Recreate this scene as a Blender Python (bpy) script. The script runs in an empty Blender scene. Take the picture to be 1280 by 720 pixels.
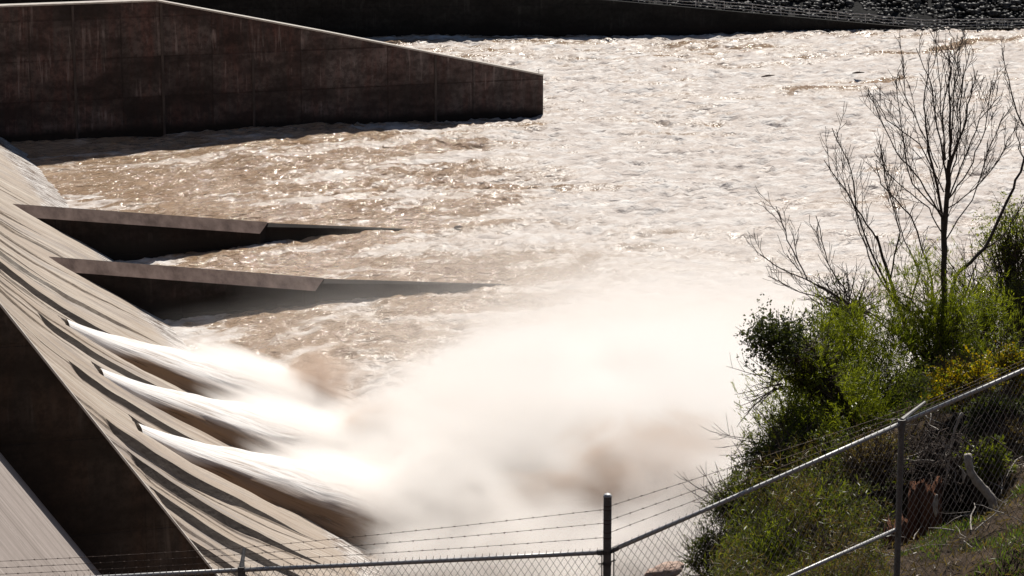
import bpy, bmesh, math, random
import numpy as np
from mathutils import Vector, Matrix
random.seed(7); RNG = np.random.default_rng(11)
rad = math.radians
scene = bpy.context.scene
COL = scene.collection
# ------------------------------------------------------------------ camera
CAM_H = 60.0; F_PX = 3492.0; PITCH = rad(12.6); YAW = rad(17.4)
cR = Vector((math.cos(YAW), -math.sin(YAW), 0)); cH = Vector((math.sin(YAW), math.cos(YAW), 0))
cF = cH*math.cos(PITCH) + Vector((0, 0, -math.sin(PITCH))); cU = cH*math.sin(PITCH) + Vector((0, 0, math.cos(PITCH)))
EYE = Vector((0, 0, CAM_H))
cd = bpy.data.cameras.new('camera'); cam = bpy.data.objects.new('camera', cd); COL.objects.link(cam)
cam.location = EYE
cam.rotation_euler = Matrix((cR, cU, -cF)).transposed().to_euler()
cd.sensor_width = 36; cd.lens = 36*F_PX/1280; cd.clip_start = 0.5; cd.clip_end = 9000
scene.camera = cam
def ray(u, v): return cF + cR*((u-640)/F_PX) - cU*((v-360)/F_PX)
def at(u, v, d):                       # the place seen at photo position u,v at horizontal distance d
    r = ray(u, v); return EYE + r*(d/(r.dot(cH)))
def loc(r, d, z): p = cR*r + cH*d; return Vector((p.x, p.y, z))
def to_rd(p): return p.dot(cR), p.dot(cH)
# ------------------------------------------------------------------ light
SUN = Vector((.308, .579, .755)).normalized()
w = bpy.data.worlds.new('World'); scene.world = w; w.use_nodes = True
nt = w.node_tree; bg = nt.nodes['Background']; sky = nt.nodes.new('ShaderNodeTexSky')
sky.sky_type = 'NISHITA'; sky.sun_disc = False
sky.sun_elevation = math.asin(SUN.z); sky.sun_rotation = math.atan2(SUN.x, SUN.y)
sky.dust_density = 0.4; sky.altitude = 600
nt.links.new(sky.outputs[0], bg.inputs[0]); bg.inputs[1].default_value = 0.05
sl = bpy.data.lights.new('sun', 'SUN'); sl.energy = 5.0; sl.angle = rad(0.5); sl.color = (1, .95, .87)
so = bpy.data.objects.new('sun', sl); COL.objects.link(so)
so.rotation_euler = (-SUN).to_track_quat('-Z', 'Y').to_euler()
vs = scene.view_settings; vs.view_transform = 'Standard'; vs.look = 'None'; vs.gamma = 1; vs.exposure = 0.17; vs.use_curve_mapping = False
cy = scene.cycles
cy.volume_bounces = 6; cy.max_bounces = 12; cy.transparent_max_bounces = 24; cy.diffuse_bounces = 1; cy.glossy_bounces = 3
cy.volume_step_rate = 0.8; cy.volume_max_steps = 128
cy.sample_clamp_indirect = 4.0; cy.sample_clamp_direct = 0.0
# ------------------------------------------------------------------ object helpers
def link(name, me, mat=None, parent=None, smooth=False):
    o = bpy.data.objects.new(name, me); COL.objects.link(o)
    if mat is not None:
        me.materials.append(mat)
    if parent is not None: o.parent = parent
    if smooth: me.polygons.foreach_set('use_smooth', [True]*len(me.polygons))
    return o
def tag(o, label, cat, group=None):
    o['label'] = label; o['category'] = cat
    if group: o['group'] = group
    return o
def setting(o, kind='structure', label=None):
    o['kind'] = kind
    if label: o['label'] = label
    return o
def empty(name, p, label, cat, group=None):
    o = bpy.data.objects.new(name, None); COL.objects.link(o); o.location = p; o.empty_display_size = .2
    bpy.context.view_layer.update()
    return tag(o, label, cat, group)
def adopt(o, parent):                  # parent while keeping world coordinates in the mesh
    o.parent = parent; o.matrix_parent_inverse = Matrix.Translation(-parent.location)
    return o
def mesh_np(name, V, Fq, smooth=False):
    V = np.asarray(V, dtype=np.float32); Fq = np.asarray(Fq, dtype=np.int32)
    me = bpy.data.meshes.new(name); n, k = Fq.shape
    me.vertices.add(len(V)); me.vertices.foreach_set('co', V.ravel())
    me.loops.add(n*k); me.loops.foreach_set('vertex_index', Fq.ravel())
    me.polygons.add(n); me.polygons.foreach_set('loop_start', np.arange(n, dtype=np.int32)*k)
    me.polygons.foreach_set('loop_total', np.full(n, k, dtype=np.int32))
    me.update(calc_edges=True); me.validate()
    if smooth: me.polygons.foreach_set('use_smooth', np.ones(len(me.polygons), dtype=bool))
    return me
def grid_faces(nu, nv):                # index = i*nv + j
    i, j = np.meshgrid(np.arange(nu-1), np.arange(nv-1), indexing='ij')
    a = (i*nv+j).ravel(); return np.stack([a, a+nv, a+nv+1, a+1], 1)
def attr(me, name, vals):
    a = me.attributes.new(name, 'FLOAT', 'POINT'); a.data.foreach_set('value', np.asarray(vals, dtype=np.float32).ravel())
class MB:
    def __init__(s): s.v = []; s.f = []
    def add(s, vs_, fs): b = len(s.v); s.v += [tuple(q) for q in vs_]; s.f += [tuple(b+i for i in q) for q in fs]
    def tube(s, pts, rs, n=6, caps=True):
        pts = [Vector(p) for p in pts]
        if not hasattr(rs, '__len__'): rs = [rs]*len(pts)
        b = len(s.v); up = None
        for i, p in enumerate(pts):
            t = (pts[min(i+1, len(pts)-1)]-pts[max(i-1, 0)])
            if t.length < 1e-9: t = Vector((0, 0, 1))
            t.normalize()
            if up is None: up = t.orthogonal().normalized()
            a = (up - t*up.dot(t))
            a = a.normalized() if a.length > 1e-6 else t.orthogonal().normalized()
            up = a; c = t.cross(a)
            for k in range(n):
                an = 2*math.pi*k/n; s.v.append(tuple(p + (a*math.cos(an)+c*math.sin(an))*rs[i]))
        for i in range(len(pts)-1):
            for k in range(n):
                k2 = (k+1) % n; s.f.append((b+i*n+k, b+i*n+k2, b+(i+1)*n+k2, b+(i+1)*n+k))
        if caps:
            s.f.append(tuple(b+k for k in reversed(range(n)))); s.f.append(tuple(b+(len(pts)-1)*n+k for k in range(n)))
    def box(s, c, ax, ay, az):
        c, ax, ay, az = map(Vector, (c, ax, ay, az))
        vs_ = [c+ax*i+ay*j+az*k for i in (-1, 1) for j in (-1, 1) for k in (-1, 1)]
        s.add(vs_, [(0, 1, 3, 2), (4, 6, 7, 5), (0, 4, 5, 1), (2, 3, 7, 6), (0, 2, 6, 4), (1, 5, 7, 3)])
    def prism(s, poly, d):             # poly in 3-D, extruded by vector d
        n = len(poly); d = Vector(d); a = [Vector(p) for p in poly]
        s.add(a+[p+d for p in a], [tuple(range(n))[::-1], tuple(range(n, 2*n))]+[(i, (i+1) % n, n+(i+1) % n, n+i) for i in range(n)])
    def build(s, name, mat, parent=None, smooth=False, bevel=0):
        me = bpy.data.meshes.new(name); me.from_pydata(s.v, [], s.f); me.validate()
        bm = bmesh.new(); bm.from_mesh(me); bmesh.ops.recalc_face_normals(bm, faces=bm.faces)
        if bevel: bmesh.ops.bevel(bm, geom=list(bm.edges), offset=bevel, segments=1, affect='EDGES')
        bm.to_mesh(me); bm.free()
        o = link(name, me, mat, None, smooth)
        if parent is not None: adopt(o, parent)
        return o
def sstep(a, b, x): t = np.clip((np.asarray(x, dtype=float)-a)/(b-a), 0, 1); return t*t*(3-2*t)
def fft_noise(n, lx, ly, p=1.8, lo=0, hi=1e9, seed=0):   # tileable noise, correlation lengths in cells
    r = np.random.default_rng(seed); f = np.fft.fft2(r.standard_normal((n, n)))
    kx = np.fft.fftfreq(n)[:, None]*lx; ky = np.fft.fftfreq(n)[None, :]*ly; k = np.sqrt(kx*kx+ky*ky)
    a = 1/(1+k**2)**(p/2+.5); a = a*np.exp(-(k*lo)**2); a[0, 0] = 0
    g = np.fft.ifft2(f*a).real; return g/g.std()
def sample(T, x, y):                   # bilinear, wraps
    n = T.shape[0]; x = np.mod(x, n); y = np.mod(y, n); i = np.floor(x).astype(int) % n; j = np.floor(y).astype(int) % n
    fx = x-np.floor(x); fy = y-np.floor(y); i2 = (i+1) % n; j2 = (j+1) % n
    return T[i, j]*(1-fx)*(1-fy)+T[i2, j]*fx*(1-fy)+T[i, j2]*(1-fx)*fy+T[i2, j2]*fx*fy
# ------------------------------------------------------------------ material helpers
class NT:
    def __init__(s, name, disp=False):
        s.m = bpy.data.materials.new(name); s.m.use_nodes = True; s.t = s.m.node_tree
        s.b = s.t.nodes['Principled BSDF']; s.out = s.t.nodes['Material Output']; s.co = s.t.nodes.new('ShaderNodeTexCoord')
    def n(s, typ, **k):
        q = s.t.nodes.new(typ)
        for a, b in k.items(): setattr(q, a, b)
        return q
    def l(s, a, b): s.t.links.new(a, b)
    def map(s, scale=(1, 1, 1), rot=(0, 0, 0), locn=(0, 0, 0), src=None):
        q = s.n('ShaderNodeMapping'); q.inputs['Scale'].default_value = scale; q.inputs['Rotation'].default_value = rot; q.inputs['Location'].default_value = locn
        s.l(src or s.co.outputs['Object'], q.inputs['Vector']); return q.outputs[0]
    def noise(s, vec, scale=1, detail=5, rough=.55, dist=0):
        q = s.n('ShaderNodeTexNoise'); q.inputs['Scale'].default_value = scale; q.inputs['Detail'].default_value = detail
        q.inputs['Roughness'].default_value = rough; q.inputs['Distortion'].default_value = dist; s.l(vec, q.inputs['Vector']); return q.outputs['Fac']
    def ramp(s, fac, stops):
        q = s.n('ShaderNodeValToRGB'); e = q.color_ramp.elements
        while len(e) < len(stops): e.new(.5)
        for el, (p, c) in zip(e, stops):
            el.position = p; el.color = (c[0], c[1], c[2], 1) if hasattr(c, '__len__') else (c, c, c, 1)
        s.l(fac, q.inputs[0]); return q.outputs[0]
    def mix(s, fac, a, b, mode='MIX'):
        q = s.n('ShaderNodeMix', data_type='RGBA', blend_type=mode)
        for sock, v in ((q.inputs[0], fac), (q.inputs[6], a), (q.inputs[7], b)):
            if hasattr(v, 'links'): s.l(v, sock)
            elif hasattr(v, '__len__'): sock.default_value = (v[0], v[1], v[2], 1)
            else: sock.default_value = v
        return q.outputs[2]
    def math(s, op, a, b=None, c=None, clamp=False):
        q = s.n('ShaderNodeMath', operation=op); q.use_clamp = clamp
        for i, v in enumerate((a, b, c)):
            if v is None: continue
            if hasattr(v, 'links'): s.l(v, q.inputs[i])
            else: q.inputs[i].default_value = v
        return q.outputs[0]
    def attr(s, name): q = s.n('ShaderNodeAttribute'); q.attribute_name = name; return q.outputs['Fac']
    def bump(s, h, strength=.3, dist=.1):
        q = s.n('ShaderNodeBump'); q.inputs['Strength'].default_value = strength; q.inputs['Distance'].default_value = dist
        s.l(h, q.inputs['Height']); s.l(q.outputs[0], s.b.inputs['Normal']); return q
    def base(s, c, rough=.85, spec=.3):
        if hasattr(c, 'links'): s.l(c, s.b.inputs['Base Color'])
        else: s.b.inputs['Base Color'].default_value = (c[0], c[1], c[2], 1)
        if hasattr(rough, 'links'): s.l(rough, s.b.inputs['Roughness'])
        else: s.b.inputs['Roughness'].default_value = rough
        s.b.inputs['Specular IOR Level'].default_value = spec
        return s.m
def M_face():                          # spillway concrete: streaked along the flow
    t = NT('spillway_concrete')
    a = t.noise(t.map((.045, 1.0, .045)), 1.6, 7, .6, .4); b = t.noise(t.map((.10, .9, .10), locn=(5, 3, 1)), 5, 6, .65)
    f = t.noise(t.map(), 2.2, 9, .7); g = t.noise(t.map((.02, .3, .02), locn=(9, 0, 0)), 1, 4)
    c = t.ramp(a, [(.32, (.15, .10, .07)), (.43, (.31, .235, .17)), (.54, (.44, .355, .275)), (.68, (.60, .535, .455))])
    c = t.mix(t.ramp(b, [(.35, .0), (.6, .35)]), c, t.ramp(b, [(.35, (.20, .17, .145)), (.7, (.47, .43, .37))]))
    c = t.mix(t.ramp(g, [(.40, .7), (.60, 0)]), c, (.33, .25, .185))
    pk = t.noise(t.map((.06, .25, .06), locn=(3, 8, 2)), 1.2, 6, .65, .6); c = t.mix(t.ramp(pk, [(.50, 0), (.64, .6)]), c, (.20, .165, .15))
    c = t.mix(t.ramp(f, [(.3, .4), (.5, 0)]), c, (.20, .175, .15))
    d_ = t.noise(t.map((.03, 2.2, .03), locn=(1, 7, 0)), 1.3, 4, .6)
    c = t.mix(t.ramp(d_, [(.30, .6), (.40, 0)]), c, (.12, .095, .08)); c = t.mix(t.ramp(d_, [(.60, 0), (.72, .6)]), c, (.62, .58, .52))
    c = t.mix(t.math('MULTIPLY', t.attr('riser_shade'), .9), c, (.045, .032, .025))  # shade painted in: camera-facing sides of steps and notches coloured near black
    # wet, slimy band just over the water
    z = t.n('ShaderNodeSeparateXYZ'); t.l(t.co.outputs['Object'], z.inputs[0])
    wz = t.math('SUBTRACT', z.outputs[2], t.math('MULTIPLY', t.noise(t.map((.1, 1, .1)), 1.6, 5, .7), t.math('ADD', 1.6, t.attr('wet'))))
    wet = t.ramp(t.math('MULTIPLY', t.math('ADD', wz, 1.2), .5), [(.25, 1), (.6, 0)])
    c = t.mix(wet, c, t.ramp(t.noise(t.map((.15, 1.5, .15)), 3, 5), [(.35, (.05, .03, .02)), (.65, (.17, .09, .045))]))
    wh = t.math('MULTIPLY', wet, t.ramp(t.noise(t.map((.22, 1.3, .22), locn=(4, 4, 4)), 2.6, 6, .7, .5), [(.46, 0), (.53, 1)]))
    c = t.mix(wh, c, (.80, .76, .72))
    t.bump(t.math('ADD', f, t.math('MULTIPLY', b, 2)), .45, .12)
    return t.base(c, t.math('SUBTRACT', .62, t.math('MULTIPLY', wet, .3)), .45)
def M_seamface():                      # smoother face of the dam block nearest the camera
    t = NT('dam_block_concrete')
    a = t.noise(t.map((.03, .6, .03)), 1.5, 7, .6); f = t.noise(t.map(), 1.6, 9, .7)
    c = t.ramp(a, [(.3, (.22, .185, .165)), (.5, (.31, .265, .24)), (.7, (.38, .33, .30))])
    c = t.mix(t.ramp(f, [(.35, .4), (.55, 0)]), c, (.2, .17, .15))
    s = t.noise(t.map((.025, 1.1, .025), locn=(2, 2, 2)), 1.1, 2, .4, .3)
    c = t.mix(t.math('MULTIPLY', t.ramp(s, [(.497, 0), (.5, 1), (.503, 0)]), t.ramp(t.noise(t.map((.15, .15, .15)), 1.5), [(.45, 0), (.6, .8)])), c, (.72, .68, .62))
    t.bump(f, .3, .08); return t.base(c, .88, .2)
def M_wall(name, base, red, light, zdark=None):   # formwork panels, lifts and run-off stains
    t = NT(name)
    br = t.n('ShaderNodeTexBrick'); br.offset = 0; br.inputs['Scale'].default_value = 1
    br.inputs['Brick Width'].default_value = 11.8; br.inputs['Row Height'].default_value = 5.2; br.inputs['Mortar Size'].default_value = .10; br.inputs['Mortar Smooth'].default_value = .3
    br.inputs['Color1'].default_value = (.05, .05, .05, 1); br.inputs['Color2'].default_value = (.8, .8, .8, 1); br.inputs['Mortar'].default_value = (.02, .02, .02, 1); br.inputs['Bias'].default_value = 0
    cx = t.n('ShaderNodeSeparateXYZ'); t.l(t.co.outputs['Object'], cx.inputs[0]); cc = t.n('ShaderNodeCombineXYZ')
    t.l(cx.outputs[0], cc.inputs[0]); t.l(cx.outputs[2], cc.inputs[1]); t.l(cc.outputs[0], br.inputs['Vector'])
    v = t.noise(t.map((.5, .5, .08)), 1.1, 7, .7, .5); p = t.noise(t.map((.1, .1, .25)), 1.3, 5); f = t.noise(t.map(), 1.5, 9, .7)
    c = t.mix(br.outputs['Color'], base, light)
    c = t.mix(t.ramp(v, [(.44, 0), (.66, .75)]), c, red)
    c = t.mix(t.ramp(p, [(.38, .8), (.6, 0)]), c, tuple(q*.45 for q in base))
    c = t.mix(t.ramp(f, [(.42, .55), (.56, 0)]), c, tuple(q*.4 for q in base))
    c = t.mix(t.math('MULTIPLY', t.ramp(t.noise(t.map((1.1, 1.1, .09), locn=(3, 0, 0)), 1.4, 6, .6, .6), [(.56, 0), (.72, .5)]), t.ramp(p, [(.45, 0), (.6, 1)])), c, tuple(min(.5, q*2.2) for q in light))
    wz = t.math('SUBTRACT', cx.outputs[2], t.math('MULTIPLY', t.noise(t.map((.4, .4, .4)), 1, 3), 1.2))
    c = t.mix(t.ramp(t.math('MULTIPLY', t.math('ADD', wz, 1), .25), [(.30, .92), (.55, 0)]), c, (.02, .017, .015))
    t.bump(t.math('ADD', f, t.math('MULTIPLY', br.outputs['Fac'], -2)), .6, .09)
    return t.base(c, .9, .15)
def M_simple(name, c1, c2, scale=8, rough=.8, spec=.3, stretch=(1, 1, 1), bump=.3, bd=.01, metal=0):
    t = NT(name); a = t.noise(t.map(stretch), scale, 7, .65)
    t.bump(a, bump, bd); m = t.base(t.ramp(a, [(.33, c1), (.67, c2)]), rough, spec); t.b.inputs['Metallic'].default_value = metal; return m
def M_leaf(name, c1, c2, trans=.5, rough=.45):
    t = NT(name); g = t.n('ShaderNodeNewGeometry'); big = t.noise(t.map(), 1.6, 3)
    f = t.math('ADD', t.math('MULTIPLY', g.outputs['Random Per Island'], .55), t.math('MULTIPLY', big, .5))
    c = t.ramp(f, [(.25, c1), (.8, c2)]); t.base(c, rough, .35)
    tr = t.n('ShaderNodeBsdfTranslucent'); t.l(t.mix(1.0, c, (1.5, 1.6, .55), 'MULTIPLY'), tr.inputs[0])
    ms = t.n('ShaderNodeMixShader'); ms.inputs[0].default_value = trans; t.l(t.b.outputs[0], ms.inputs[1]); t.l(tr.outputs[0], ms.inputs[2]); t.l(ms.outputs[0], t.out.inputs[0])
    return t.m
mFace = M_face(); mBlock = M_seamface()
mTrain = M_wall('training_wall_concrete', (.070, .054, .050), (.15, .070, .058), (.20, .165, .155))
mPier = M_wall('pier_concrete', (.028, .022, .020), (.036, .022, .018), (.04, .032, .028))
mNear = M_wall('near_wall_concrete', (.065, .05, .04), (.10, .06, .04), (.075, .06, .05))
mCap = M_simple('bare_concrete', (.42, .38, .34), (.58, .54, .49), 1.2, .85)
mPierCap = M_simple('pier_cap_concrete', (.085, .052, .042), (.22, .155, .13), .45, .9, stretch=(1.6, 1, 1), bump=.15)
mJoint = M_simple('joint_concrete', (.05, .04, .037), (.10, .08, .072), 1.2, .9, stretch=(1, 1, .3))
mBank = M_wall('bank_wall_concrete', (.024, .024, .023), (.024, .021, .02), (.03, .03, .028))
# ------------------------------------------------------------------ spillway profile
def profile():
    x0, z0, a0, a1 = 35.3, 5.8, rad(32), rad(55); up = []; x, z, a = x0, z0, a0; ds = .5
    while z < 62:
        if a < a1: a = min(a1, a+ds/60)
        x -= math.cos(a)*ds; z += math.sin(a)*ds; up.append((x, z))
    dn = [(60, z0-math.tan(a0)*(60-x0)), (x0, z0)]
    P = np.array(list(reversed(up))+[(x0, z0), dn[0]]); return P
PRO = profile()
def face_z(x): return np.interp(x, PRO[:, 0], PRO[:, 1])
STEPS = [(153.0, .60, 27.6, 43), (161.3, .60, 27.6, 44), (169.5, .60, 27.6, 44), (177.5, .62, 27.6, 43), (193.5, .62, 27.6, 42), (210.2, .58, 27.6, 41),
         (226.0, .62, 26, 45), (236.6, .42, 8, 44), (246.3, .30, 8, 43), (203.8, .22, 8, 31), (187.6, .22, 8, 31), (220.6, .2, 8, 31), (262, .22, 10, 38), (271.5, .26, 8, 40), (300, .26, 10, 36), (318, .3, 8, 37), (331, .22, 8, 37)]
_r = random.Random(3)
STEPS = [(y+_r.uniform(-.25, .25), D*_r.uniform(.62, .95), xa, xb+_r.uniform(-3, 2)) for y, D, xa, xb in STEPS]
STEPS += [(_r.uniform(143, 352), _r.uniform(.06, .16), _r.uniform(5, 24), _r.uniform(32, 46)) for _ in range(30)]
NOTCH = [219.7, 203.1, 186.9]
def build_face():
    xs = list(np.arange(-9.8, 22, 1.0))+list(np.arange(22, 56, .33))+[30.6, 30.62]; xs = np.array(sorted(set(np.round(xs, 3))))
    ys = list(np.arange(141.0, 356.6, .45))
    for y in [q[0] for q in STEPS]+NOTCH: ys += [y-.03, y-.012, y+.012, y+.024]
    for y in NOTCH: ys += [y-4.3, y-4.27]
    ys = np.array(sorted(set(np.round(ys, 3)))); ys = ys[(ys >= 141) & (ys <= 356.4)]
    X, Y = np.meshgrid(xs, ys, indexing='ij'); h = np.zeros_like(X)
    for y, D, xa, xb in STEPS:
        wd = 6.5; amp = D*sstep(xa-.1, xa+.9, X)*(1-sstep(xb-9, xb, X)); t = (y-Y)/wd
        h -= np.where((t > 0) & (t < 1), amp*(1-np.clip(t, 0, 1)), 0)
    for y in NOTCH:
        dep = 2.3*(X >= 30.61)*np.clip((40.5-X)/10, 0, 1); h -= np.where((Y <= y) & (Y >= y-4.28), dep, 0)
    T = fft_noise(256, 10, 10, 2.0, seed=3); h += .035*sample(T, X*3, Y*3)+.03*sample(fft_noise(256, 60, 2.0, 1.6, seed=9), X*2, Y*2.2)
    Z = face_z(X); e = .3; sl_ = (face_z(X+e)-face_z(X-e))/(2*e); nx = -sl_/np.sqrt(1+sl_**2); nz = 1/np.sqrt(1+sl_**2)
    V = np.stack([X+nx*h, Y, Z+nz*h], -1).reshape(-1, 3)
    me = mesh_np('spillway_face', V, grid_faces(len(xs), len(ys))); rz = np.zeros_like(X)
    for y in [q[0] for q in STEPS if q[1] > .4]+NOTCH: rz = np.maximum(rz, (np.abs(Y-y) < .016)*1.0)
    attr(me, 'riser_shade', rz); attr(me, 'wet', .55+2.9*sstep(292, 300, Y)+1.2*np.exp(-((Y-250)/7)**2)+.5*np.exp(-((Y-281)/6)**2)+0*X); return me
dam = empty('spillway', (30, 250, 0), 'long curved tan concrete spillway face streaming down to the brown water', 'spillway')
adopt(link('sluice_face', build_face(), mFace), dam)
mb = MB()                              # the mass of the dam behind the face, kept under its surface
back = [(-60, 61.4), (-9.9, 61.4)]+[(x-.9, face_z(x)-.9) for x in np.arange(-8, 56, 1.0)]+[(56, -14), (-60, -14)]
mb.prism([(x, 141.2, z) for x, z in back], (0, 215, 0)); adopt(mb.build('dam_body', mFace), dam)
mb = MB(); mb.box((-30, 250, 62.2), (22, 0, 0), (0, 170, 0), (0, 0, .8)); adopt(mb.build('crest_deck', mCap), dam)
# near side wall (seen from outside) and the lower dam block in front of it
def lerp_line(p, q, x): return p[1]+(q[1]-p[1])*(x-p[0])/(q[0]-p[0])
ea, eb = (16.57, 28.07), (27.36, 12.6)
tw = empty('side_wall', (20, 140, 0), 'steep shadowed concrete side wall between the ribbed spillway and the lower dam block', 'wall')
mb = MB(); xt = ea[0]-(61.5-ea[1])/((ea[1]-eb[1])/(eb[0]-ea[0]))
poly = [(xt-8, -12), (xt-8, 61.5), (xt, 61.5), ea, eb, (33.5, 4.5), (46, -3.2), (50, -12)]
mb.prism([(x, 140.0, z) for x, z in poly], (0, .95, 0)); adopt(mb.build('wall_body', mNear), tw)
mb = MB(); nx_, nz_ = .819, .573
def cap(a, b, y0, y1, th=.10):
    a = Vector((a[0], 0, a[1])); b = Vector((b[0], 0, b[1])); d = (b-a).normalized(); n = Vector((-d.z, 0, d.x)); n = n if n.z > 0 else -n
    c = (a+b)/2+n*(th/2+.003); mb.box((c.x, (y0+y1)/2, c.z), d*((b-a).length/2), (0, (y1-y0)/2, 0), n*(th/2))
cap((xt, 61.5), eb, 139.9, 141.05); cap(eb, (33.5, 4.5), 139.9, 141.05); adopt(mb.build('wall_coping', mCap), tw)
mb = MB(); na, nb = (16.26, 20.4), (21.32, 13.21); xb = na[0]-(61.5-na[1])/((na[1]-nb[1])/(nb[0]-na[0])); xe = na[0]+(na[1]+12)/((na[1]-nb[1])/(nb[0]-na[0]))
mb.prism([(xb-30, 40, -12), (xb-30, 40, 61.5), (xb, 40, 61.5), (xe, 40, -12)], (0, 99.99, 0))
tag(mb.build('dam_block', mBlock), 'plain pinkish tan sloping dam block with white seams at lower left', 'dam')
# ------------------------------------------------------------------ training wall across the basin
t1 = empty('training_wall', (80, 357, 0), 'tall dark stained concrete wall with pale coping stepping down to a blunt end in the river', 'wall')
ytw = 356.46; top = [(25, 17.5), (63.7, 17.5), (85.26, 12.74), (116.13, 5.6)]
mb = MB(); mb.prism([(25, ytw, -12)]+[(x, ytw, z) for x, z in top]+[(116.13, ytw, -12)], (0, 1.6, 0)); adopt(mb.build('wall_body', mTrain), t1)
mb = MB()
for a, b in zip(top, top[1:]):
    a, b = Vector((a[0], 0, a[1])), Vector((b[0], 0, b[1])); d = (b-a).normalized(); n = Vector((-d.z, 0, d.x)); c = (a+b)/2+n*.11
    mb.box((c.x, ytw+.8, c.z), d*((b-a).length/2-.01), (0, .88, 0), n*.10)
adopt(mb.build('wall_coping', mCap), t1)
mb = MB()
for x, zt in ((43.0+9.9, 17.4), (64.3, 17.3), (76.2, 10), (101, 9.0)): mb.box((x, ytw-.06, (zt-1)/2), (.16, 0, 0), (0, .057, 0), (0, 0, (zt+1)/2))
adopt(mb.build('joint_rib', mJoint), t1)
mb = MB(); mb.tube([(115.7, ytw+.6, 5.7), (115.7, ytw+.6, 6.5)], .05); mb.tube([(115.3, ytw+.6, 6.3), (116.0, ytw+.6, 6.5)], .04); adopt(mb.build('end_bracket', mCap), t1)
# ------------------------------------------------------------------ two dividing piers
def pier(y, xs_, zs_, xk, zk, xt_, name_label, wk):
    e = empty('divider_pier', (50, y, 0), name_label, 'pier', 'dividing piers below the spillway')
    w_ = 1.35; ch = 1.05                # chamfer width and drop
    mb = MB(); X0 = xs_-1.2; z0 = zs_+.15
    R0 = [(X0, y, z0), (X0, y-w_, z0-ch), (X0, y-w_, -6), (X0, y+.5, -6), (X0, y+.5, z0-.05)]
    R1 = [(xk, y, zk), (xk-1.2, y-w_, zk-ch+.16), (xk-1.2, y-w_, -6), (xk, y+.5, -6), (xk, y+.5, zk-.05)]
    mb.add(R0+R1, [tuple(range(5)), tuple(range(9, 4, -1))]+[(i, (i+1) % 5, 5+(i+1) % 5, 5+i) for i in range(5)])
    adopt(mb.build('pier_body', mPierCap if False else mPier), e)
    mb = MB(); off = Vector((0, -ch, w_)).normalized(); off = Vector((0, -off.y*0-.614, .789))*.012
    cap4 = [Vector(R0[0])+off, Vector(R0[1])+off, Vector(R1[1])+off, Vector(R1[0])+off]
    mb.prism(cap4, -Vector(off)*.8); adopt(mb.build('sloping_cap', mPierCap), e)
    mb = MB(); B0 = [(xk-1.0, y-.35, zk-.35), (xk-1.0, y-.75, -6), (xk-1.0, y+.48, -6), (xk-1.0, y+.48, zk-.03)]
    tz = .38; B1 = [(xt_+2.2, y-.12, tz), (xt_+2.2, y-.3, -6), (xt_+2.2, y+.2, -6), (xt_+2.2, y+.2, tz)]
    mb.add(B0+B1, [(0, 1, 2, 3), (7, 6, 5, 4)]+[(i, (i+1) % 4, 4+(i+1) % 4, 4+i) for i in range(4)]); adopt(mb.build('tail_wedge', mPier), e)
pier(284.87, 35.36, 5.73, 62.18, 2.2, 77.1, 'farther of two dark wedge shaped piers reaching out from the spillway toe', 1)
pier(256.28, 35.09, 5.97, 61.33, 2.18, 77.4, 'nearer of two dark wedge shaped piers reaching out from the spillway toe', 1)
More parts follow.
